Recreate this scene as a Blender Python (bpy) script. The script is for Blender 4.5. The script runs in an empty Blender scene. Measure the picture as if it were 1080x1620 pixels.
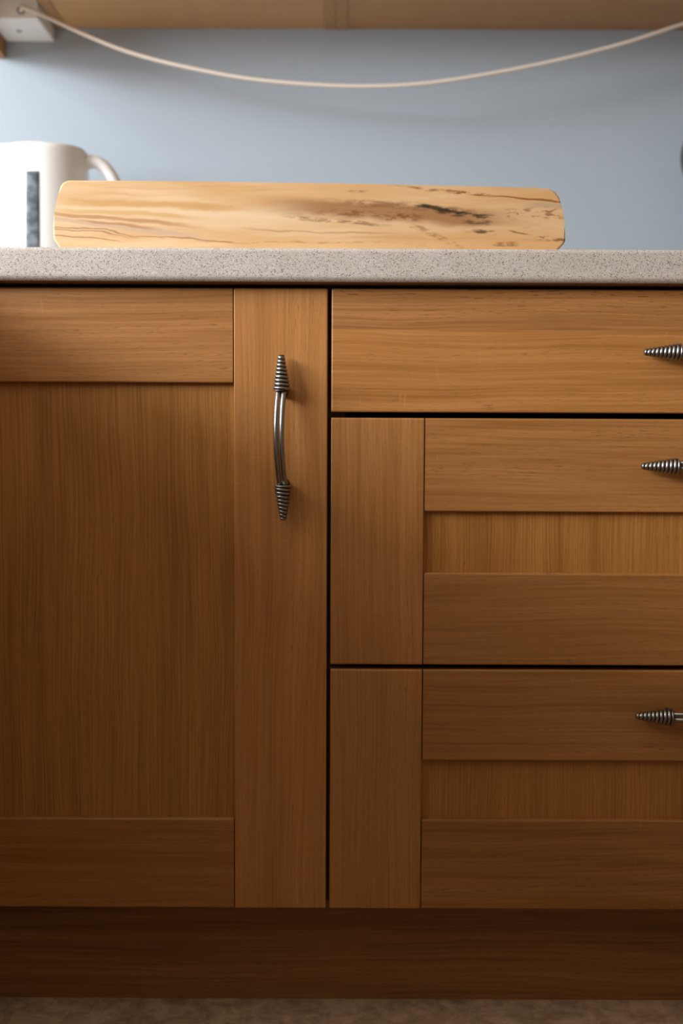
import bpy, bmesh, math, random
from mathutils import Vector, Matrix

# ------------------------------------------------------------------ scene, camera, light, exposure
SC = bpy.context.scene
COL = SC.collection
random.seed(7)
PI = math.pi

cam_data = bpy.data.cameras.new('camera')
cam = bpy.data.objects.new('camera', cam_data)
COL.objects.link(cam)
cam_data.sensor_fit = 'VERTICAL'
cam_data.sensor_height = 36.0
cam_data.sensor_width = 24.0
cam_data.lens = 40.0
cam_data.clip_start = 0.05
cam_data.dof.use_dof = True
cam_data.dof.focus_distance = 1.29
cam_data.dof.aperture_fstop = 2.4
cam.matrix_world = (Matrix.Translation((0.0, -1.2917, 0.7005))
                    @ Matrix.Rotation(PI / 2 - 0.0674, 4, 'X')
                    @ Matrix.Rotation(0.0045, 4, 'Z'))
SC.camera = cam

world = bpy.data.worlds.new('sky_world')
SC.world = world
world.use_nodes = True
bgn = world.node_tree.nodes['Background']
bgn.inputs['Color'].default_value = (0.62, 0.78, 1.0, 1)
bgn.inputs['Strength'].default_value = 1.2


def area_light(name, loc, aim, sx, sy, power, color):
    ld = bpy.data.lights.new(name, 'AREA')
    ld.shape = 'RECTANGLE'
    ld.size, ld.size_y = sx, sy
    ld.energy = power
    ld.color = color
    o = bpy.data.objects.new(name, ld)
    COL.objects.link(o)
    o.location = loc
    o.rotation_euler = Vector(aim).to_track_quat('-Z', 'Y').to_euler()
    return o


# the room (metres): door faces stand on y = 0, the camera looks along +y
FLOOR_Z = 0.016
BACK_Y = 0.58
LEFT_X, RIGHT_X, REAR_Y, CEIL_Z = -1.95, 2.00, -2.90, 2.45
WIN_Y0, WIN_Y1, WIN_Z0, WIN_Z1 = -2.00, -0.10, 0.97, 2.20      # window in the left wall

# daylight entering through the left window
# (the whole opening; the narrow strip lamp is added to firm up the shadow edges)
area_light('window_daylight', (LEFT_X - 0.16, (WIN_Y0 + WIN_Y1) / 2, (WIN_Z0 + WIN_Z1) / 2), (1, 0, -0.10),
           WIN_Y1 - WIN_Y0, WIN_Z1 - WIN_Z0, 64.0, (0.90, 0.95, 1.0))
area_light('added_strip_light', (LEFT_X - 0.14, (WIN_Y0 + WIN_Y1) / 2, 1.58), (1, 0, -0.10),
           WIN_Y1 - WIN_Y0, 0.34, 50.0, (0.86, 0.93, 1.0))

SC.view_settings.view_transform = 'Standard'
SC.view_settings.look = 'None'
SC.view_settings.gamma = 1.0
SC.view_settings.use_curve_mapping = False
SC.view_settings.exposure = 0.6


# ------------------------------------------------------------------ node helpers
class NB:
    """a small builder of node trees"""
    def __init__(self, name):
        self.m = bpy.data.materials.new(name)
        self.m.use_nodes = True
        self.t = self.m.node_tree
        self.b = self.t.nodes['Principled BSDF']

    def n(self, kind, **kw):
        nd = self.t.nodes.new(kind)
        for k, v in kw.items():
            setattr(nd, k, v)
        return nd

    def put(self, sock, v):
        if isinstance(v, bpy.types.NodeSocket):
            self.t.links.new(v, sock)
        else:
            try:
                sock.default_value = v
            except Exception:
                sock.default_value = (*v, 1.0)

    def math(self, op, a, b=0.0, c=0.0, clamp=False):
        nd = self.n('ShaderNodeMath', operation=op, use_clamp=clamp)
        self.put(nd.inputs[0], a)
        self.put(nd.inputs[1], b)
        self.put(nd.inputs[2], c)
        return nd.outputs[0]

    def add(self, a, b): return self.math('ADD', a, b)
    def sub(self, a, b): return self.math('SUBTRACT', a, b)
    def mul(self, a, b): return self.math('MULTIPLY', a, b)

    def xyz(self, v):
        nd = self.n('ShaderNodeSeparateXYZ')
        self.put(nd.inputs[0], v)
        return nd.outputs[0], nd.outputs[1], nd.outputs[2]

    def vec(self, x, y, z):
        nd = self.n('ShaderNodeCombineXYZ')
        for i, v in enumerate((x, y, z)):
            self.put(nd.inputs[i], v)
        return nd.outputs[0]

    def noise(self, v, scale=1.0, detail=2.0, rough=0.5, dist=0.0):
        nd = self.n('ShaderNodeTexNoise')
        self.put(nd.inputs['Vector'], v)
        nd.inputs['Scale'].default_value = scale
        nd.inputs['Detail'].default_value = detail
        nd.inputs['Roughness'].default_value = rough
        nd.inputs['Distortion'].default_value = dist
        return nd.outputs[0]

    def step(self, v, a, b, lo=0.0, hi=1.0):
        nd = self.n('ShaderNodeMapRange', interpolation_type='SMOOTHSTEP')
        self.put(nd.inputs['Value'], v)
        self.put(nd.inputs['From Min'], a)
        self.put(nd.inputs['From Max'], b)
        self.put(nd.inputs['To Min'], lo)
        self.put(nd.inputs['To Max'], hi)
        return nd.outputs[0]

    def mix(self, f, a, b, mode='MIX'):
        nd = self.n('ShaderNodeMix', data_type='RGBA', blend_type=mode)
        self.put(nd.inputs[0], f)
        self.put(nd.inputs[6], a if isinstance(a, bpy.types.NodeSocket) else (*a, 1.0))
        self.put(nd.inputs[7], b if isinstance(b, bpy.types.NodeSocket) else (*b, 1.0))
        return nd.outputs[2]

    def bump(self, h, strength, dist=0.001):
        nd = self.n('ShaderNodeBump')
        self.put(nd.inputs['Height'], h)
        nd.inputs['Strength'].default_value = strength
        nd.inputs['Distance'].default_value = dist
        self.t.links.new(nd.outputs[0], self.b.inputs['Normal'])

    def set(self, **kw):
        names = {'color': 'Base Color', 'rough': 'Roughness', 'metal': 'Metallic', 'spec': 'Specular IOR Level'}
        for k, v in kw.items():
            s = self.b.inputs[names[k]]
            if k == 'color' and not isinstance(v, bpy.types.NodeSocket):
                v = (*v, 1.0)
            self.put(s, v)
        return self.m


def srgb(r, g, b):
    def f(c):
        c /= 255.0
        return c / 12.92 if c <= 0.04045 else ((c + 0.055) / 1.055) ** 2.4
    return (f(r), f(g), f(b))


def oak(name, axis, light, dark, fibre=1.0, figure=1.0, fleck=0.0, pores=1.0, freq=38.0, fine_k=1.0, band=0.95):
    """oak board; axis 'X' or 'Z' is the direction of the grain in the piece's own space"""
    k = NB(name)
    tc = k.n('ShaderNodeTexCoord')
    oi = k.n('ShaderNodeObjectInfo')
    x, y, z = k.xyz(tc.outputs['Object'])
    al, ac = (x, z) if axis == 'X' else (z, x)
    rnd = oi.outputs['Random']
    al = k.add(al, k.mul(rnd, 37.0))
    ac = k.add(ac, k.mul(rnd, 11.3))
    wob = k.noise(k.vec(k.mul(al, 2.2), k.mul(ac, 6.0), rnd), 1.0, 3.0, 0.5)
    acw = k.add(ac, k.mul(k.sub(wob, 0.5), 0.030))
    broad = k.noise(k.vec(k.mul(al, 1.1), k.mul(acw, 26.0), y), 1.0, 4.0, 0.55)
    fib = k.noise(k.vec(k.mul(al, 5.0), k.mul(acw, 380.0 * fine_k), k.mul(y, 60.0)), 1.0, 3.0, 0.6)
    fine = k.noise(k.vec(k.mul(al, 22.0), k.mul(acw, 1100.0), 3.1), 1.0, 2.0, 0.5)
    por = k.noise(k.vec(k.mul(al, 75.0), k.mul(acw, 900.0), 7.7), 1.0, 1.0, 0.5)
    por = k.mul(k.step(por, 0.60, 0.74), k.step(broad, 0.35, 0.65))
    swirl = k.noise(k.vec(k.mul(al, 1.6), k.mul(ac, 9.0), k.add(rnd, 5.0)), 1.0, 2.0, 0.45)
    ring = k.math('SINE', k.add(k.mul(ac, freq * 6.28), k.mul(swirl, 26.0)))
    ring = k.mul(k.add(k.mul(ring, 0.5), 0.5), k.step(swirl, 0.36, 0.62))
    v = k.add(k.mul(k.sub(broad, 0.5), band), k.mul(k.sub(fib, 0.5), 1.25 * fibre))
    v = k.add(v, k.mul(k.sub(fine, 0.5), 0.35 * fibre))
    v = k.sub(v, k.mul(ring, 0.26 * figure))
    v = k.math('ADD', v, 0.56, clamp=True)
    c = k.mix(v, dark, light)
    c = k.mix(k.mul(por, 0.42 * pores), c, tuple(q * 0.35 for q in dark))
    if fleck:
        f = k.noise(k.vec(k.add(k.mul(al, 210.0), k.mul(wob, 14.0)), k.mul(ac, 36.0), 2.2), 1.0, 1.0, 0.5, 0.2)
        f = k.mul(k.step(f, 0.66, 0.76), k.step(swirl, 0.45, 0.6))
        c = k.mix(k.mul(f, fleck), c, tuple(min(1, q * 1.35) for q in light))
    c = k.mix(1.0, c, oi.outputs['Color'], 'MULTIPLY')     # each board has a tone of its own
    k.bump(fib, 0.16, 0.0006)
    return k.set(color=c, rough=k.add(0.40, k.mul(fib, 0.14)), spec=0.42)


OL, OD = (0.50, 0.216, 0.064), (0.285, 0.106, 0.018)
OAK_H = oak('oak_horizontal', 'X', OL, OD, 1.1, 1.0, 0.16, 1.35)
OAK_V = oak('oak_vertical', 'Z', OL, OD, 1.05, 0.5, 0.12, 1.0)
OAK_P = oak('oak_veneer_panel', 'Z', (0.515, 0.222, 0.050), (0.26, 0.097, 0.013), 1.5, 0.8, 0.0, 0.9, 20.0, 1.7, 0.75)
OAK_STAVE = oak('oak_open_grain', 'X', (0.49, 0.210, 0.064), (0.24, 0.090, 0.021), 1.25, 0.6, 0.1, 2.0)
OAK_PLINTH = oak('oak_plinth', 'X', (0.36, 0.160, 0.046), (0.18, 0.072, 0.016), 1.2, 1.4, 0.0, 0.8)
OAK_UNDER = oak('oak_effect_underside', 'X', (0.62, 0.345, 0.140), (0.46, 0.230, 0.085), 0.6, 0.6, 0.0, 0.3)
CARCASS = oak('oak_carcass_foil', 'Z', (0.14, 0.065, 0.024), (0.09, 0.040, 0.014), 0.6, 0.3, 0.0, 0.3)


def mat_plain(name, color, rough=0.5, metal=0.0, spec=0.5, vary=0.0, scale=60.0):
    k = NB(name)
    c = color
    tc = k.n('ShaderNodeTexCoord')
    nz = k.noise(tc.outputs['Object'], scale, 3.0)
    c = k.mix(nz, tuple(q * (1 - vary) for q in color), tuple(min(1, q * (1 + vary)) for q in color))
    return k.set(color=c, rough=rough, metal=metal, spec=spec)


def mat_wall(name, color):
    k = NB(name)
    tc = k.n('ShaderNodeTexCoord')
    a = k.noise(tc.outputs['Object'], 2.5, 3.0)
    b = k.noise(tc.outputs['Object'], 220.0, 3.0)
    c = k.mix(a, tuple(q * 0.97 for q in color), tuple(q * 1.03 for q in color))
    k.bump(b, 0.12, 0.001)
    return k.set(color=c, rough=0.75, spec=0.25)


def mat_worktop():
    k = NB('speckled_laminate')
    tc = k.n('ShaderNodeTexCoord')
    p = tc.outputs['Object']
    mott = k.noise(p, 35.0, 3.0)
    base = k.mix(mott, srgb(186, 172, 160), srgb(205, 192, 180))
    c = base
    for scale, lim, rad, colr, amt in ((760.0, 0.50, 0.40, (0.085, 0.055, 0.042), 0.85),
                                       (1050.0, 0.42, 0.42, (0.17, 0.115, 0.090), 0.65),
                                       (900.0, 0.55, 0.40, (0.84, 0.80, 0.76), 0.6)):
        vo = k.n('ShaderNodeTexVoronoi', feature='F1')
        k.put(vo.inputs['Vector'], p)
        vo.inputs['Scale'].default_value = scale
        sep = k.n('ShaderNodeSeparateColor')
        k.t.links.new(vo.outputs['Color'], sep.inputs[0])
        pick = k.step(sep.outputs[0], lim, lim + 0.05)
        size = k.mul(k.add(0.45, sep.outputs[1]), rad)
        dot = k.sub(1.0, k.step(vo.outputs['Distance'], k.mul(size, 0.7), size))
        c = k.mix(k.mul(k.mul(pick, dot), amt), c, colr)
    return k.set(color=c, rough=0.45, spec=0.45)


def mat_floor():
    k = NB('mottled_vinyl')
    tc = k.n('ShaderNodeTexCoord')
    p = tc.outputs['Object']
    a = k.noise(p, 26.0, 6.0, 0.65, 0.6)
    b = k.noise(p, 90.0, 4.0, 0.6)
    c = k.mix(k.step(a, 0.32, 0.68), (0.29, 0.18, 0.105), (0.55, 0.38, 0.25))
    c = k.mix(k.mul(k.step(b, 0.5, 0.75), 0.5), c, (0.52, 0.37, 0.25))
    c = k.mix(k.mul(k.step(b, 0.5, 0.28), 0.4), c, (0.13, 0.08, 0.045))
    return k.set(color=c, rough=0.5, spec=0.35)


def mat_spalted():
    """pale wood with orange streaks and dark spalting; positions in the board's own space (metres)"""
    k = NB('spalted_pale_wood')
    tc = k.n('ShaderNodeTexCoord')
    x, y, z = k.xyz(tc.outputs['Object'])
    wob = k.noise(k.vec(k.mul(x, 9.0), k.mul(z, 30.0), y), 1.0, 4.0, 0.6)
    zw = k.add(z, k.mul(k.sub(wob, 0.5), 0.016))
    gr = k.noise(k.vec(k.mul(x, 5.0), k.mul(zw, 190.0), k.mul(y, 60.0)), 1.0, 4.0, 0.6)
    lo = k.noise(k.vec(k.mul(x, 4.0), k.mul(zw, 38.0), k.mul(y, 20.0)), 1.0, 3.0, 0.55)
    c = k.mix(k.step(lo, 0.30, 0.70), (0.68, 0.385, 0.165), (0.82, 0.565, 0.33))
    c = k.mix(k.mul(k.step(gr, 0.46, 0.26), 0.40), c, (0.54, 0.27, 0.10))
    # darker towards the heart side of the board (its right half is browner wood)
    c = k.mix(k.step(x, 0.02, 0.30, 0.0, 0.45), c, (0.60, 0.305, 0.112))
    brk = k.noise(k.vec(k.mul(x, 75.0), k.mul(z, 230.0), k.mul(y, 60.0)), 1.0, 3.0, 0.65)
    blot = k.noise(k.vec(k.mul(x, 26.0), k.mul(z, 80.0), k.mul(y, 40.0)), 1.0, 4.0, 0.6)

    def streak(c, z0, slope, curve, x0, x1, w, colr, amt, broken=0.0, xc=0.0):
        xr = k.sub(x, xc)
        line = k.add(z0, k.add(k.mul(xr, slope), k.mul(k.mul(xr, xr), curve)))
        d = k.math('ABSOLUTE', k.sub(zw, line))
        m = k.sub(1.0, k.step(d, w * 0.25, w))
        f = 0.30 * (x1 - x0)
        m = k.mul(m, k.mul(k.step(x, x0, x0 + f), k.sub(1.0, k.step(x, x1 - f, x1))))
        if broken:
            m = k.mul(m, k.step(brk, 0.5 - 0.18 * (1 - broken), 0.62))
        return k.mix(k.mul(m, amt), c, colr)

    OR, BR, DK, PK = (0.40, 0.160, 0.036), (0.22, 0.085, 0.025), (0.045, 0.026, 0.014), (0.62, 0.40, 0.26)
    # left end: amber bands, orange line, pale pink band below it, thin curved growth lines
    c = streak(c, 0.017, -0.03, 0.0, -0.32, -0.04, 0.0060, (0.60, 0.30, 0.085), 0.75, 0.0, -0.28)
    c = streak(c, 0.008, -0.06, 0.0, -0.32, -0.10, 0.0040, (0.62, 0.33, 0.10), 0.6, 0.0, -0.28)
    c = streak(c, 0.004, -0.105, 0.0, -0.34, -0.10, 0.0032, OR, 0.62, 0.0, -0.286)
    c = streak(c, -0.002, -0.14, 0.0, -0.35, -0.08, 0.0040, PK, 0.9, 0.0, -0.286)
    c = streak(c, -0.005, -0.13, 0.0, -0.27, -0.16, 0.0022, OR, 0.6, 0.0, -0.25)
    c = streak(c, -0.0125, 0.03, -2.0, -0.32, -0.18, 0.0012, BR, 0.55, 0.0, -0.275)
    c = streak(c, -0.0150, 0.03, -2.0, -0.32, -0.19, 0.0009, BR, 0.55, 0.0, -0.275)
    c = streak(c, -0.0215, -0.02, -1.6, -0.31, -0.20, 0.0012, BR, 0.55, 0.0, -0.27)
    c = streak(c, -0.0240, -0.06, 0.0, -0.22, -0.06, 0.0011, OR, 0.7, 0.0, -0.16)
    c = streak(c, -0.0280, 0.0, 0.0, -0.16, 0.14, 0.0012, OR, 0.5, 0.2, 0.0)
    c = streak(c, -0.0150, -0.02, 0.0, -0.10, 0.12, 0.0016, OR, 0.45, 0.0, 0.0)
    # long brown haze running into the dark knot
    c = streak(c, 0.006, -0.05, 0.0, -0.08, 0.26, 0.0135, (0.33, 0.135, 0.043), 0.85, 0.0, 0.08)
    c = streak(c, 0.012, -0.06, 0.0, 0.00, 0.22, 0.0060, BR, 0.70, 0.2, 0.10)
    c = streak(c, -0.003, -0.08, 0.0, -0.04, 0.10, 0.0026, BR, 0.75, 0.2, 0.02)
    c = streak(c, 0.002, -0.03, 0.0, -0.01, 0.15, 0.0050, BR, 0.80, 0.5, 0.08)
    c = streak(c, 0.000, 0.02, 0.0, 0.080, 0.125, 0.0060, (0.23, 0.070, 0.016), 0.9, 0.6, 0.10)
    c = streak(c, 0.010, -0.15, 0.0, 0.095, 0.185, 0.0048, DK, 0.95, 0.05, 0.14)
    c = streak(c, 0.0095, -0.14, 0.0, 0.110, 0.178, 0.0028, DK, 0.9, 0.0, 0.142)
    c = streak(c, 0.005, -0.10, 0.0, 0.130, 0.215, 0.0040, DK, 0.85, 0.7, 0.17)
    c = streak(c, -0.002, -0.20, 0.0, 0.165, 0.210, 0.0070, DK, 0.65, 0.8, 0.185)
    c = streak(c, -0.016, -0.15, 0.0, 0.178, 0.210, 0.0045, DK, 0.85, 0.3, 0.193)
    c = streak(c, -0.014, -0.35, -4.0, 0.100, 0.185, 0.0048, (0.34, 0.14, 0.042), 0.7, 0.35, 0.13)
    c = streak(c, -0.029, 0.0, 0.0, 0.200, 0.235, 0.0032, BR, 0.85, 0.3, 0.216)
    c = streak(c, -0.017, -0.20, 0.0, 0.218, 0.246, 0.0013, BR, 0.75, 0.0, 0.23)
    # upper brown line across the right part
    c = streak(c, 0.0335, -0.115, 0.0, 0.08, 0.22, 0.0018, BR, 0.75, 0.1, 0.11)
    c = streak(c, 0.0265, -0.05, 0.0, 0.145, 0.205, 0.0026, (0.24, 0.075, 0.018), 0.9, 0.2, 0.16)
    c = streak(c, 0.0230, -0.085, 0.0, 0.18, 0.34, 0.0016, (0.30, 0.10, 0.025), 0.95, 0.0, 0.203)
    c = streak(c, 0.0130, -0.04, 0.0, 0.23, 0.32, 0.0040, (0.50, 0.33, 0.20), 0.8, 0.0, 0.27)
    # short dark flecks near the right end
    c = streak(c, 0.004, 0.0, 0.0, 0.20, 0.32, 0.0090, BR, 0.75, 1.0, 0.2)
    c = streak(c, -0.023, -0.05, 0.0, 0.24, 0.31, 0.0036, BR, 0.85, 0.7, 0.27)
    c = streak(c, 0.028, 0.0, 0.0, 0.038, 0.066, 0.0024, BR, 0.75, 0.2, 0.05)
    c = k.mix(k.mul(k.step(blot, 0.62, 0.78), 0.22), c, BR)
    k.bump(gr, 0.12, 0.0006)
    return k.set(color=c, rough=0.42, spec=0.4)


def mat_pewter():
    k = NB('aged_pewter')
    at = k.n('ShaderNodeAttribute', attribute_name='ridge')
    tc = k.n('ShaderNodeTexCoord')
    nz = k.noise(tc.outputs['Object'], 260.0, 4.0, 0.65)
    c = k.mix(k.step(at.outputs['Fac'], 0.30, 0.95), (0.016, 0.012, 0.011), (0.33, 0.305, 0.28))
    c = k.mix(k.mul(k.step(nz, 0.52, 0.72), 0.45), c, (0.12, 0.105, 0.095))
    k.bump(nz, 0.12, 0.0005)
    return k.set(color=c, rough=k.add(0.24, k.mul(nz, 0.16)), metal=1.0)


WALL_BLUE = mat_wall('blue_grey_paint', (0.378, 0.415, 0.450))
WALL_PALE = mat_wall('warm_buff_paint', (0.215, 0.160, 0.100))
CEILING_WHITE = mat_wall('ceiling_white_paint', (0.60, 0.545, 0.45))
WORKTOP = mat_worktop()
VINYL = mat_floor()
SPALTED = mat_spalted()
PEWTER = mat_pewter()
WHITE_PLASTIC = mat_plain('white_kettle_plastic', (0.88, 0.84, 0.80), 0.35, 0, 0.5, 0.02)
BOX_PLASTIC = mat_plain('ivory_socket_plastic', (0.86, 0.82, 0.78), 0.45, 0, 0.4, 0.03)
CABLE = mat_plain('cream_cable_sheath', (0.72, 0.60, 0.50), 0.5, 0, 0.4, 0.04)
DARK = mat_plain('black_brown_glaze', (0.030, 0.024, 0.024), 0.35, 0, 0.5, 0.2)
GREYPL = mat_plain('grey_plastic', (0.30, 0.29, 0.28), 0.5, 0, 0.4, 0.05)
BACKING = mat_plain('brown_edge_backing', (0.20, 0.115, 0.055), 0.7, 0, 0.3, 0.35, 90.0)
FRAME_WHITE = mat_plain('white_window_paint', (0.78, 0.77, 0.74), 0.4, 0, 0.5, 0.02)


def mat_pane(name):
    k = NB(name)
    tr = k.n('ShaderNodeBsdfTransparent')
    gl = k.n('ShaderNodeBsdfGlossy')
    gl.inputs['Roughness'].default_value = 0.02
    mx = k.n('ShaderNodeMixShader')
    mx.inputs[0].default_value = 0.06
    k.t.links.new(tr.outputs[0], mx.inputs[1])
    k.t.links.new(gl.outputs[0], mx.inputs[2])
    k.t.links.new(mx.outputs[0], k.t.nodes['Material Output'].inputs['Surface'])
    return k.m


PANE = mat_pane('clear_window_pane')


def mat_gauge():
    """smoked strip; the water behind it reads as slightly uneven grey"""
    k = NB('smoked_water_gauge')
    tc = k.n('ShaderNodeTexCoord')
    x, y, z = k.xyz(tc.outputs['Object'])
    nz = k.noise(k.vec(k.mul(x, 60.0), k.mul(y, 60.0), k.mul(z, 75.0)), 1.0, 3.0, 0.6)
    c = k.mix(k.step(nz, 0.35, 0.68), (0.06, 0.068, 0.082), (0.19, 0.202, 0.222))
    return k.set(color=c, rough=0.5, spec=0.3)


GAUGE = mat_gauge()


# ------------------------------------------------------------------ mesh helpers
def wl(o):
    v = Vector((0, 0, 0))
    while o is not None:
        v += o.location
        o = o.parent
    return v


def link_mesh(name, bm, mat, parent=None, loc=(0, 0, 0), smooth=False):
    me = bpy.data.meshes.new(name)
    bmesh.ops.recalc_face_normals(bm, faces=bm.faces)
    bm.to_mesh(me)
    bm.free()
    mats = mat if isinstance(mat, (list, tuple)) else [mat]
    for m_ in mats:
        me.materials.append(m_)
    if smooth:
        for p in me.polygons:
            p.use_smooth = True
    o = bpy.data.objects.new(name, me)
    COL.objects.link(o)
    if parent is not None:
        o.parent = parent
        o.location = Vector(loc) - wl(parent)
    else:
        o.location = loc
    return o


def tag(o, label=None, cat=None, group=None, kind=None):
    for k_, v in (('label', label), ('category', cat), ('group', group), ('kind', kind)):
        if v:
            o[k_] = v
    return o


def empty(name, loc, label, cat, group=None):
    o = bpy.data.objects.new(name, None)
    o.empty_display_size = 0.05
    COL.objects.link(o)
    o.location = loc
    return tag(o, label, cat, group)


def add_box(bm, x0, x1, y0, y1, z0, z1, bevel=0.0, seg=2):
    r = bmesh.ops.create_cube(bm, size=1.0)
    vs = r['verts']
    for v in vs:
        v.co.x = x0 if v.co.x < 0 else x1
        v.co.y = y0 if v.co.y < 0 else y1
        v.co.z = z0 if v.co.z < 0 else z1
    if bevel:
        es = list({e for v in vs for e in v.link_edges})
        bmesh.ops.bevel(bm, geom=es, offset=bevel, segments=seg, profile=0.5, affect='EDGES')


def piece(name, x0, x1, y0, y1, z0, z1, mat, parent, bt, bb, bs, tone=1.0):
    """a board with eased front arrises: bt top, bb bottom, bs at both sides"""
    c = Vector(((x0 + x1) / 2, (y0 + y1) / 2, (z0 + z1) / 2))
    bm = bmesh.new()
    add_box(bm, x0 - c.x, x1 - c.x, y0 - c.y, y1 - c.y, z0 - c.z, z1 - c.z)
    fy, hz = y0 - c.y, (z1 - z0) / 2

    def pick(test):
        return [e for e in bm.edges if all(abs(v.co.y - fy) < 1e-5 and test(v.co) for v in e.verts)]
    for off, test in ((bt, lambda p: abs(p.z - hz) < 1e-5), (bb, lambda p: abs(p.z + hz) < 1e-5)):
        if off:
            bmesh.ops.bevel(bm, geom=pick(test), offset=off, segments=3, profile=0.5, affect='EDGES')
    if bs:
        hx = (x1 - x0) / 2
        es = [e for e in bm.edges if abs(abs(e.verts[0].co.x) - hx) < 1e-5 and abs(e.verts[0].co.x - e.verts[1].co.x) < 1e-5
              and max(v.co.y for v in e.verts) < (y1 - c.y) - 1e-4 and e.is_manifold
              and any(abs(f.normal.x) < 0.5 for f in e.link_faces)]
        bmesh.ops.bevel(bm, geom=es, offset=bs, segments=2, profile=0.5, affect='EDGES')
    o = link_mesh(name, bm, mat, parent, c)
    o.color = (tone, tone, tone, 1.0)
    return o


def box(name, x0, x1, y0, y1, z0, z1, mat, parent=None, bevel=0.0, seg=2, tone=1.0):
    c = ((x0 + x1) / 2, (y0 + y1) / 2, (z0 + z1) / 2)
    bm = bmesh.new()
    add_box(bm, x0 - c[0], x1 - c[0], y0 - c[1], y1 - c[1], z0 - c[2], z1 - c[2], bevel, seg)
    o = link_mesh(name, bm, mat, parent, c)
    o.color = (tone, tone, tone, 1.0)
    return o


def sweep(bm, pts, rad, seg=12, caps=True):
    """tube along points; rad is a number or a list; returns nothing"""
    pts = [Vector(p) for p in pts]
    n = len(pts)
    rads = rad if isinstance(rad, (list, tuple)) else [rad] * n
    prev = None
    rings = []
    up = None
    for i, p in enumerate(pts):
        t = (pts[min(i + 1, n - 1)] - pts[max(i - 1, 0)]).normalized()
        if up is None:
            up = t.orthogonal().normalized()
        else:
            up = (up - t * up.dot(t)).normalized()
        sd = t.cross(up)
        rings.append([bm.verts.new(p + (up * math.cos(a) + sd * math.sin(a)) * rads[i])
                      for a in (2 * PI * j / seg for j in range(seg))])
    for a, b in zip(rings, rings[1:]):
        for j in range(seg):
            bm.faces.new((a[j], a[(j + 1) % seg], b[(j + 1) % seg], b[j]))
    if caps:
        bm.faces.new(rings[0][::-1])
        bm.faces.new(rings[-1])


def lathe(bm, prof, seg=48):
    rings = []
    for r, z in prof:
        rings.append([bm.verts.new((r * math.cos(2 * PI * j / seg), r * math.sin(2 * PI * j / seg), z)) for j in range(seg)])
    for a, b in zip(rings, rings[1:]):
        for j in range(seg):
            bm.faces.new((a[j], a[(j + 1) % seg], b[(j + 1) % seg], b[j]))
    bm.faces.new(rings[0][::-1])
    bm.faces.new(rings[-1])


def catmull(pts, n=8):
    pts = [Vector(p) for p in pts]
    e = [pts[0] * 2 - pts[1]] + pts + [pts[-1] * 2 - pts[-2]]
    out = []
    for i in range(1, len(e) - 2):
        for j in range(n):
            t = j / n
            a, b, c, d = e[i - 1:i + 3]
            out.append(0.5 * ((2 * b) + (c - a) * t + (2 * a - 5 * b + 4 * c - d) * t * t + (3 * b - a - 3 * c + d) * t ** 3))
    out.append(pts[-1])
    return out


# ------------------------------------------------------------------ the room
def struct(o):
    o['kind'] = 'structure'
    return o


struct(box('floor', LEFT_X, RIGHT_X, REAR_Y, BACK_Y, FLOOR_Z - 0.05, FLOOR_Z, VINYL))
struct(box('ceiling', LEFT_X, RIGHT_X, REAR_Y, BACK_Y, CEIL_Z, CEIL_Z + 0.05, CEILING_WHITE))
struct(box('wall_back', LEFT_X, RIGHT_X, BACK_Y, BACK_Y + 0.1, FLOOR_Z, CEIL_Z, WALL_BLUE))
struct(box('wall_right', RIGHT_X, RIGHT_X + 0.1, REAR_Y, BACK_Y, FLOOR_Z, CEIL_Z, WALL_PALE))
struct(box('wall_rear', LEFT_X, RIGHT_X, REAR_Y - 0.1, REAR_Y, FLOOR_Z, CEIL_Z, WALL_PALE))
bm = bmesh.new()
add_box(bm, LEFT_X - 0.12, LEFT_X, REAR_Y, WIN_Y0, FLOOR_Z, CEIL_Z)
add_box(bm, LEFT_X - 0.12, LEFT_X, WIN_Y1, BACK_Y, FLOOR_Z, CEIL_Z)
add_box(bm, LEFT_X - 0.12, LEFT_X, WIN_Y0, WIN_Y1, FLOOR_Z, WIN_Z0)
add_box(bm, LEFT_X - 0.12, LEFT_X, WIN_Y0, WIN_Y1, WIN_Z1, CEIL_Z)
struct(link_mesh('wall_left', bm, WALL_BLUE))
win = bpy.data.objects.new('window_1', None)
COL.objects.link(win)
win.location = (LEFT_X - 0.06, (WIN_Y0 + WIN_Y1) / 2, WIN_Z0)
struct(win)
fw = 0.035
box('window_frame', LEFT_X - 0.08, LEFT_X - 0.04, WIN_Y0, WIN_Y0 + fw, WIN_Z0, WIN_Z1, FRAME_WHITE, win, 0.003)
box('window_frame', LEFT_X - 0.08, LEFT_X - 0.04, WIN_Y1 - fw, WIN_Y1, WIN_Z0, WIN_Z1, FRAME_WHITE, win, 0.003)
box('window_frame', LEFT_X - 0.08, LEFT_X - 0.04, WIN_Y0 + fw, WIN_Y1 - fw, WIN_Z0, WIN_Z0 + fw, FRAME_WHITE, win, 0.003)
box('window_frame', LEFT_X - 0.08, LEFT_X - 0.04, WIN_Y0 + fw, WIN_Y1 - fw, WIN_Z1 - fw, WIN_Z1, FRAME_WHITE, win, 0.003)
box('window_pane', LEFT_X - 0.063, LEFT_X - 0.057, WIN_Y0 + fw, WIN_Y1 - fw, WIN_Z0 + fw, WIN_Z1 - fw, PANE, win)

# ------------------------------------------------------------------ base units
Z0, Z1 = 0.150, 0.865            # bottom and top of the fronts
XJ = -0.01425                    # joint of the two units
XL0, XL1 = -0.5124, -0.0164      # door
XR0, XR1 = -0.0121, 0.8839       # drawer fronts
FW = 0.1062                      # width of stiles and rails
WT0, WT1 = 0.8690, 0.9066        # worktop underside, top
XRET = -0.540                    # front edge of the return worktop


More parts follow.
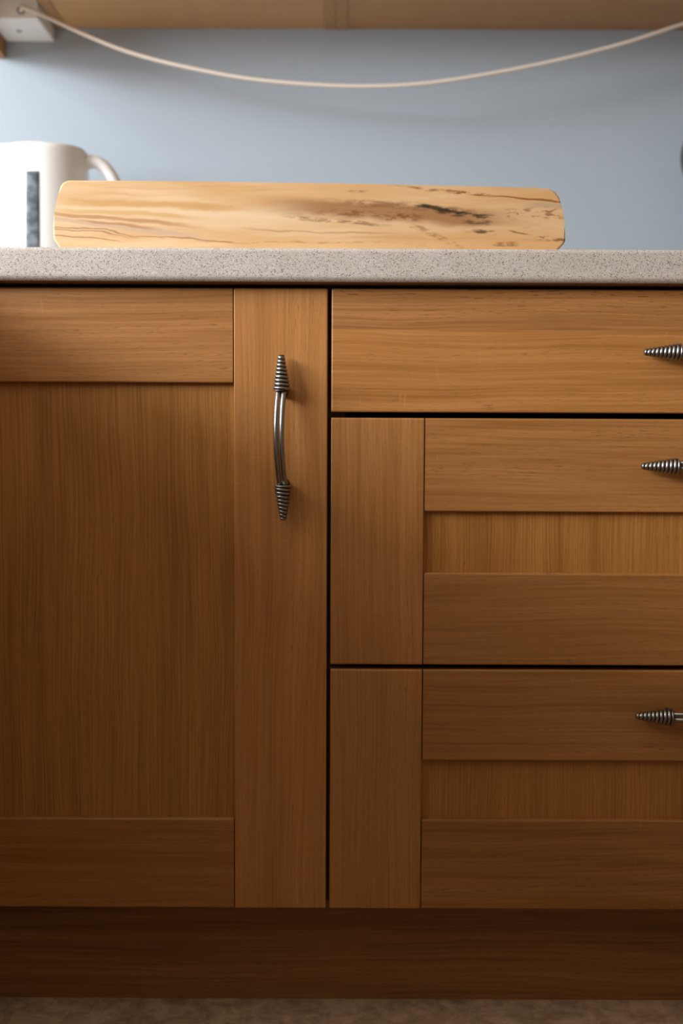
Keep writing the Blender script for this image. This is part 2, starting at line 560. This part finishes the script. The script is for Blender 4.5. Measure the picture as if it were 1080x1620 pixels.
def make_handle_mesh():
    """pull handle along local Z, standing off towards -Y: two conical coils joined by a pair of bowed rods"""
    bm = bmesh.new()
    lay = bm.verts.layers.float.new('ridge')
    turns = 9.5
    L = 0.0405
    seg, nz_ = 28, 130
    for s in (1, -1):
        rings = []
        for i in range(nz_ + 1):
            t = i / nz_                      # 0 at the wide end, 1 at the tip
            env = 0.0104 * (1 - t) ** 0.92 + 0.0034 * t
            if t < 0.035:
                env *= 0.80 + 0.20 * (t / 0.035) ** 0.5
            if t > 0.97:
                env *= math.sqrt(max(0.0, 1 - ((t - 0.97) / 0.03) ** 2)) * 0.75 + 0.25
            ring = []
            yc = -0.0140 + 0.0035 * t
            for j in range(seg):
                a = 2 * PI * j / seg
                ph = (t * turns + s * j / seg) % 1.0
                rd = math.sqrt(max(0.0, 1 - (2 * ph - 1) ** 2))
                r = env * (0.70 + 0.30 * rd)
                v = bm.verts.new((r * math.cos(a), yc + r * math.sin(a), s * (0.0525 + t * L)))
                v[lay] = rd
                ring.append(v)
            rings.append(ring)
        for a, b in zip(rings, rings[1:]):
            for j in range(seg):
                bm.faces.new((a[j], a[(j + 1) % seg], b[(j + 1) % seg], b[j]))
        bm.faces.new(rings[0])
        bm.faces.new(rings[-1])
        # foot between the wide end and the wood
        sweep(bm, [(0, 0.0, s * 0.0525), (-0.0005, -0.003, s * 0.0525), (-0.001, -0.010, s * 0.0535)], [0.0075, 0.0062, 0.0050], 14)
    n = 28
    for q in (-1, 1):
        pts = []
        for i in range(n + 1):
            t = i / n
            bow = math.sin(PI * t)
            pts.append((q * 0.0031 - 0.0030 * bow ** 0.8, -0.0145 - 0.0150 * bow ** 0.85, 0.0540 - t * 0.108))
        sweep(bm, pts, 0.0029, 12)
    for v in bm.verts:
        if v[lay] == 0.0 and not v.link_faces:
            v[lay] = 1.0
    me = bpy.data.meshes.new('handle')
    bmesh.ops.recalc_face_normals(bm, faces=bm.faces)
    bm.to_mesh(me)
    at = me.attributes['ridge'].data
    # rods and feet are polished metal too
    ncone = 2 * 0
    for v in me.vertices:
        if abs(v.co.z) < 0.0524:
            at[v.index].value = 0.9
    bm.free()
    me.materials.append(PEWTER)
    for p in me.polygons:
        p.use_smooth = True
    return me


HANDLE = make_handle_mesh()


def handle(parent, x, z, horizontal=False):
    o = bpy.data.objects.new('handle', HANDLE)
    COL.objects.link(o)
    o.parent = parent
    o.location = Vector((x, 0.0, z)) - wl(parent)
    if horizontal:
        o.rotation_euler = (0, PI / 2, 0)
    else:
        o.rotation_euler = (0, math.radians(-0.8), 0)
    tag(o, 'aged pewter pull with coiled cone ends')
    return o


def framed_front(name, root, x0, x1, z0, z1, tones):
    """frame and recessed panel; the panel is the part, stiles and rails its sub-parts"""
    g = 0.009
    p = box(name, x0 + FW - g, x1 - FW + g, 0.0075, 0.0135, z0 + FW - g, z1 - FW + g, OAK_P, root, tone=tones[0])
    b = 0.0011
    j = 0.0005
    piece('stile', x0, x0 + FW - j, 0.0, 0.020, z0, z1, OAK_V, p, 0.0022, 0.0018, b, tones[1])
    piece('stile', x1 - FW + j, x1, 0.0, 0.020, z0, z1, OAK_V, p, 0.0022, 0.0018, b, tones[2])
    piece('rail', x0 + FW + j, x1 - FW - j, 0.0006, 0.020, z1 - FW, z1, OAK_H, p, 0.0022, 0.0018, 0.0004, tones[3])
    piece('rail', x0 + FW + j, x1 - FW - j, 0.0006, 0.020, z0, z0 + FW, OAK_H, p, 0.0022, 0.0018, 0.0004, tones[4])
    return p


def carcass(root, x0, x1):
    bm = bmesh.new()
    cx, cy, cz = (x0 + x1) / 2, 0.29, 0.15
    t = 0.018
    for a in ((x0, x0 + t, 0.022, 0.560, 0.1505, 0.8685), (x1 - t, x1, 0.022, 0.560, 0.1505, 0.8685),
              (x0 + t, x1 - t, 0.022, 0.560, 0.1505, 0.1685), (x0 + t, x1 - t, 0.545, 0.560, 0.1685, 0.8685),
              (x0 + t, x1 - t, 0.022, 0.120, 0.8505, 0.8685)):
        add_box(bm, a[0] - cx, a[1] - cx, a[2] - cy, a[3] - cy, a[4] - cz, a[5] - cz)
    return link_mesh('carcass', bm, CARCASS, root, (cx, cy, cz))


uL = empty('base_cabinet', ((XL0 + XJ) / 2, 0.29, Z0), 'oak base cabinet with a single framed door and upright pewter pull', 'cabinet')
carcass(uL, XL0 - 0.002, XJ - 0.0002)
dr = framed_front('door', uL, XL0, XL1, Z0, Z1, (1.03, 1.0, 1.17, 1.05, 0.92))
handle(dr, -0.0668, 0.697)

uR = empty('drawer_cabinet', ((XR0 + XR1) / 2, 0.29, Z0), 'wide oak base cabinet of three stacked drawers with sideways pulls', 'cabinet')
carcass(uR, XJ + 0.0002, XR1 + 0.002)
HX = (XR0 + XR1) / 2 - 0.006
d1 = box('drawer', XR0 + 0.01, XR1 - 0.01, 0.0170, 0.0200, 0.7350, 0.8560, OAK_H, uR)
bm = bmesh.new()
piece('stave', XR0, XR1, 0.0, 0.0168, 0.81955, Z1, OAK_STAVE, d1, 0.0022, 0.0, 0.0014, 1.14)
piece('stave', XR0, XR1, 0.0, 0.0168, 0.7267, 0.8195, OAK_H, d1, 0.0, 0.0018, 0.0014, 1.2)
bm.free()
handle(d1, HX, 0.7945, True)
d2 = framed_front('drawer', uR, XR0, XR1, 0.4378, 0.7203, (1.13, 1.05, 1.0, 1.02, 0.93))
handle(d2, HX, 0.6671, True)
d3 = framed_front('drawer', uR, XR0, XR1, Z0, 0.4322, (1.0, 1.05, 1.0, 0.93, 0.90))
handle(d3, HX, 0.3818, True)

# corner post and the return run (to the left, out of the picture; it shades the doors from the window)
tag(box('corner_post', XRET - 0.02, XL0 - 0.004, 0.0, 0.020, Z0, Z1, OAK_V, None, 0.001),
    'narrow oak corner post between the door and the return units', 'panel')
for i, (ya, yb) in enumerate(((-0.60, -0.003), (-1.20, -0.603), (-1.80, -1.203))):
    u = empty('base_cabinet', (XRET - 0.30, (ya + yb) / 2, Z0),
              ('oak return cabinet next to the corner post', 'oak return cabinet in the middle of the return run', 'oak return cabinet at the end of the return run')[i], 'cabinet', 'return base cabinets')
    box('carcass', XRET - 0.58, XRET - 0.042, ya, yb, Z0, 0.8685, CARCASS, u)
    p = box('door', XRET - 0.035, XRET - 0.029, ya + 0.097, yb - 0.097, Z0 + 0.097, Z1 - 0.097, OAK_P, u)
    box('stile', XRET - 0.041, XRET - 0.021, ya + 0.002, ya + 0.106, Z0, Z1, OAK_V, p, 0.001)
    box('stile', XRET - 0.041, XRET - 0.021, yb - 0.106, yb - 0.002, Z0, Z1, OAK_V, p, 0.001)
    box('rail', XRET - 0.041, XRET - 0.022, ya + 0.107, yb - 0.107, Z1 - 0.106, Z1, OAK_V, p, 0.001)
    box('rail', XRET - 0.041, XRET - 0.022, ya + 0.107, yb - 0.107, Z0, Z0 + 0.106, OAK_V, p, 0.001)

# plinth boards
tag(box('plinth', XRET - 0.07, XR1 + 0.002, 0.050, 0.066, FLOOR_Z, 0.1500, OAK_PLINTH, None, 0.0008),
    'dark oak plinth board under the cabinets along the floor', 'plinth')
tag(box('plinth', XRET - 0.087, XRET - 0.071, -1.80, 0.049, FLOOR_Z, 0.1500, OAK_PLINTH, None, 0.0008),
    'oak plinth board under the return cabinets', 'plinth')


# worktop: postformed front edge with a brown backed underside
def worktop_profile_mesh(a0, a1, front, back, name):
    """extruded along X from a0 to a1; front edge at y=front, rounded"""
    r, rb = 0.0045, 0.0075
    prof = []
    for i in range(7):
        a = PI / 2 * i / 6
        prof.append((front + r - r * math.sin(a), WT1 - r + r * math.cos(a)))
    for i in range(7):
        a = PI / 2 * i / 6
        prof.append((front + rb - rb * math.cos(a), WT0 + rb - rb * math.sin(a)))
    return prof


cx, cy, cz = 0.17, 0.28, WT0
prof = worktop_profile_mesh(0, 0, -0.020, BACK_Y, 'w')
pl = [(BACK_Y, WT0), (BACK_Y, WT1)] + prof
bm = bmesh.new()
ends = []
for xx in (XRET, XR1 + 0.02):
    ends.append([bm.verts.new((xx - cx, y - cy, z - cz)) for y, z in pl])
n = len(pl)
for i in range(n):
    bm.faces.new((ends[0][i], ends[0][(i + 1) % n], ends[1][(i + 1) % n], ends[1][i]))
bm.faces.new(ends[0])
bm.faces.new(ends[1][::-1])
wt = link_mesh('worktop', bm, [WORKTOP, BACKING], None, (cx, cy, cz))
for p in wt.data.polygons:
    if p.center.z < 0.0016 and abs(p.normal.z) > 0.5:
        p.material_index = 1
tag(wt, 'speckled beige laminate worktop with rounded front edge above the oak fronts', 'worktop')
tag(box('worktop', XRET - 0.60, XRET - 0.0005, -1.82, BACK_Y, WT0, WT1, WORKTOP, None, 0.004),
    'speckled beige return worktop turning the corner', 'worktop')

# ------------------------------------------------------------------ wall cabinets (seen from below)
WC0 = 1.3500


def wall_cabinet(x0, x1, label, doors, tone):
    root = empty('wall_cabinet', ((x0 + x1) / 2, 0.42, WC0), label, 'cabinet', 'wall cabinets')
    t = 0.018
    y0, y1, z1 = 0.285, BACK_Y - 0.001, WC0 + 0.72
    box('side_panel', x0, x0 + t, y0, y1, WC0 - 0.0015, z1, OAK_UNDER, root, 0.0005, tone=0.80)
    box('side_panel', x1 - t, x1, y0, y1, WC0 - 0.0015, z1, OAK_UNDER, root, 0.0005, tone=0.80)
    box('bottom_panel', x0 + t + 0.0003, x1 - t - 0.0003, y0, y1, WC0, WC0 + t, OAK_UNDER, root, tone=tone)
    box('top_panel', x0 + t + 0.0003, x1 - t - 0.0003, y0, y1, z1 - t, z1, OAK_H, root)
    box('back_panel', x0 + t + 0.0003, x1 - t - 0.0003, y1 - 0.008, y1, WC0 + t + 0.0005, z1 - t - 0.0005, CARCASS, root)
    w = (x1 - x0) / doors
    for i in range(doors):
        a, b = x0 + i * w + 0.002, x0 + (i + 1) * w - 0.002
        p = box('door', a + 0.08, b - 0.08, y0 - 0.015, y0 - 0.009, WC0 + 0.08, z1 - 0.08, OAK_P, root)
        box('stile', a, a + 0.09, y0 - 0.022, y0 - 0.002, WC0, z1, OAK_V, p, 0.001)
        box('stile', b - 0.09, b, y0 - 0.022, y0 - 0.002, WC0, z1, OAK_V, p, 0.001)
        box('rail', a + 0.091, b - 0.091, y0 - 0.021, y0 - 0.002, z1 - 0.09, z1, OAK_H, p, 0.001)
        box('rail', a + 0.091, b - 0.091, y0 - 0.021, y0 - 0.002, WC0, WC0 + 0.09, OAK_H, p, 0.001)
    return root


wall_cabinet(-0.4600, -0.0124, 'oak wall cabinet whose underside meets the white box', 1, 1.02)
wall_cabinet(-0.0120, 0.8840, 'wide oak wall cabinet above the drawer fronts, seen from below', 2, 0.84)
tag(box('end_panel', -0.561, -0.5415, 0.27, BACK_Y - 0.001, 1.302, 2.07, OAK_V, None, 0.001),
    'brown wooden end panel to the left of the white box under the wall cabinets', 'panel')

# ------------------------------------------------------------------ socket box and hanging cable
bx0, bx1, by0, by1, bz0, bz1 = -0.5405, -0.4625, 0.477, BACK_Y - 0.0005, 1.327, 1.412
sb = empty('socket_box', ((bx0 + bx1) / 2, (by0 + by1) / 2, bz0), 'white plastic socket box under the wall cabinets with cable leaving it', 'box')
box('housing', bx0, bx1, by0 + 0.012, by1, bz0, bz1, BOX_PLASTIC, sb, 0.003)
fp = box('faceplate', bx0, bx1, by0, by0 + 0.0118, bz0, bz1, BOX_PLASTIC, sb, 0.0025)


def disc(name, c, r, h, axis, mat, parent):
    bm = bmesh.new()
    lathe(bm, [(r, 0), (r, h * 0.7), (r * 0.8, h)], 20)
    M = Matrix.Identity(4)
    if axis == '-Z':
        M = Matrix.Rotation(PI, 4, 'X')
    elif axis == '-Y':
        M = Matrix.Rotation(PI / 2, 4, 'X')
    bmesh.ops.transform(bm, matrix=M, verts=bm.verts)
    return link_mesh(name, bm, mat, parent, c)


disc('screw', (-0.532, 0.525, bz0), 0.0030, 0.0012, '-Z', BOX_PLASTIC, sb)
disc('screw', (-0.506, 0.528, bz0), 0.0042, 0.0014, '-Z', GREYPL, sb)
disc('screw', (-0.478, 0.527, bz0), 0.0030, 0.0012, '-Z', BOX_PLASTIC, sb)
disc('cable_gland', (-0.4885, by0, 1.3385), 0.0058, 0.004, '-Y', GREYPL, sb)

cpts = [(-0.4880, 0.4745, 1.3385), (-0.4830, 0.4690, 1.3388), (-0.470, 0.4660, 1.3365),
        (-0.3300, 0.4680, 1.2780), (-0.1855, 0.4690, 1.2445), (-0.0700, 0.4690, 1.2310), (0.0450, 0.4690, 1.2275),
        (0.1505, 0.4690, 1.2353), (0.2940, 0.4690, 1.2605), (0.4175, 0.4690, 1.2908), (0.5120, 0.4690, 1.3212),
        (0.5900, 0.4700, 1.3455)]
bm = bmesh.new()
sweep(bm, catmull(cpts, 10), 0.0031, 12)
tag(link_mesh('cable', bm, CABLE, None, (0, 0, 0), True), 'cream cable sagging below the wall cabinets across the blue wall', 'cable')

# ------------------------------------------------------------------ kettle
KX, KY = -0.4450, 0.435
kt = empty('kettle', (KX, KY, WT1), 'white plastic jug kettle with a grey water gauge behind the board', 'kettle')
box_h = 0.2165


def kettle_radius(z):
    t = z / box_h
    r = 0.0715 - 0.0085 * t ** 1.3
    if t > 0.975:
        r -= 0.004 * ((t - 0.975) / 0.025) ** 2
    return r


def spout_bulge(z, a):
    t = z / box_h
    d = abs((a - PI + PI) % (2 * PI) - PI)
    d = abs(math.atan2(math.sin(a - PI), math.cos(a - PI)))
    w = max(0.0, 1 - d / 0.95)
    w = w * w * (3 - 2 * w)
    h = max(0.0, (t - 0.45) / 0.55)
    return 0.034 * w * h * h * (3 - 2 * h)


bm = bmesh.new()
seg = 72
rings = []
zs = [0.018 + (box_h - 0.018) * i / 44 for i in range(45)]
for z in zs:
    rings.append([bm.verts.new(((kettle_radius(z) + spout_bulge(z, 2 * PI * j / seg)) * math.cos(2 * PI * j / seg),
                                (kettle_radius(z) + spout_bulge(z, 2 * PI * j / seg)) * math.sin(2 * PI * j / seg),
                                z - 0.003 * max(0.0, -math.sin(2 * PI * j / seg)) * (z / box_h) ** 3)) for j in range(seg)])
for a, b in zip(rings, rings[1:]):
    for j in range(seg):
        bm.faces.new((a[j], a[(j + 1) % seg], b[(j + 1) % seg], b[j]))
bm.faces.new(rings[0][::-1])
bm.faces.new(rings[-1])
link_mesh('body', bm, WHITE_PLASTIC, kt, (KX, KY, WT1), True)
bm = bmesh.new()
lathe(bm, [(0.073, 0.0), (0.076, 0.003), (0.076, 0.013), (0.072, 0.0175)], 56)
link_mesh('base', bm, WHITE_PLASTIC, kt, (KX, KY, WT1), True)
bm = bmesh.new()
lathe(bm, [(0.050, 0.0), (0.050, 0.003), (0.044, 0.006), (0.015, 0.008), (0.012, 0.014), (0.006, 0.016)], 48)
link_mesh('lid', bm, WHITE_PLASTIC, kt, (KX, KY, WT1 + box_h - 0.013), True)
# gauge: a slightly raised curved strip left of the middle
bm = bmesh.new()
ga0, ga1 = math.radians(270 - 8.5), math.radians(270 + 8.0)
na, nzz = 10, 30
grid = []
for i in range(nzz + 1):
    z = 0.030 + (0.170 - 0.030) * i / nzz
    row = []
    for j in range(na + 1):
        a = ga0 + (ga1 - ga0) * j / na
        e = min(j, na - j, i, nzz - i)
        r = kettle_radius(z) + (0.0004 if e == 0 else 0.0016)
        row.append(bm.verts.new((r * math.cos(a), r * math.sin(a), z)))
    grid.append(row)
for a, b in zip(grid, grid[1:]):
    for j in range(na):
        bm.faces.new((a[j], a[j + 1], b[j + 1], b[j]))
link_mesh('water_gauge', bm, GAUGE, kt, (KX, KY, WT1), True)
# handle: a flat-ish loop on the side away from the spout
bm = bmesh.new()
hp = catmull([(0.055, 0, 0.193), (0.072, 0, 0.199), (0.090, 0, 0.190), (0.106, 0, 0.164), (0.113, 0, 0.125),
              (0.110, 0, 0.082), (0.098, 0, 0.050), (0.080, 0, 0.036), (0.062, 0, 0.034)], 8)
sweep(bm, hp, [0.0095] * len(hp), 16)
for v in bm.verts:
    v.co.y *= 1.25
link_mesh('handle', bm, WHITE_PLASTIC, kt, (KX, KY, WT1), True)

# ------------------------------------------------------------------ spalted wooden board standing on its edge
BC = (-0.0360, 0.020, 0.9435)
outline = [(-0.3165, 0.9070), (-0.3235, 0.9185), (-0.3242, 0.9310), (-0.3218, 0.9480), (-0.3180, 0.9650), (-0.3150, 0.9765),
           (-0.3120, 0.9803), (-0.3060, 0.9828), (-0.2000, 0.9822), (0.0, 0.9804), (0.2180, 0.9766), (0.2290, 0.9760),
           (0.2355, 0.9735), (0.2410, 0.9670), (0.2450, 0.9540), (0.2478, 0.9370), (0.2492, 0.9200), (0.2480, 0.9160), (0.2395, 0.9070)]
bm = bmesh.new()
Y0b, Y1b = -0.002, 0.042
fr = [bm.verts.new((x - BC[0], Y0b - BC[1], z - BC[2])) for x, z in outline]
bk = [bm.verts.new((x - BC[0], Y1b - BC[1], z - BC[2])) for x, z in outline]
f1 = bm.faces.new(fr)
f2 = bm.faces.new(bk[::-1])
n = len(outline)
for i in range(n):
    bm.faces.new((fr[(i + 1) % n], fr[i], bk[i], bk[(i + 1) % n]))
bmesh.ops.bevel(bm, geom=list({e for f in (f1, f2) for e in f.edges}), offset=0.0022, segments=3, profile=0.5, affect='EDGES')
tag(link_mesh('wooden_board', bm, SPALTED, None, BC), 'pale spalted wooden board with dark streaks lying on the worktop edge', 'board')

# ------------------------------------------------------------------ dark rounded vase at the right edge
bm = bmesh.new()
prof = [(0.034, 0.0), (0.038, 0.003), (0.036, 0.02), (0.034, 0.07), (0.038, 0.13), (0.050, 0.18), (0.060, 0.208),
        (0.063, 0.228), (0.060, 0.248), (0.050, 0.268), (0.034, 0.282), (0.026, 0.292), (0.026, 0.304), (0.030, 0.310)]
lathe(bm, [(p.x, p.z) for p in catmull([(r, 0, z) for r, z in prof], 4)], 48)
tag(link_mesh('vase', bm, DARK, None, (0.5865, 0.50, WT1), True), 'dark round-bellied vase at the far right of the worktop', 'vase')
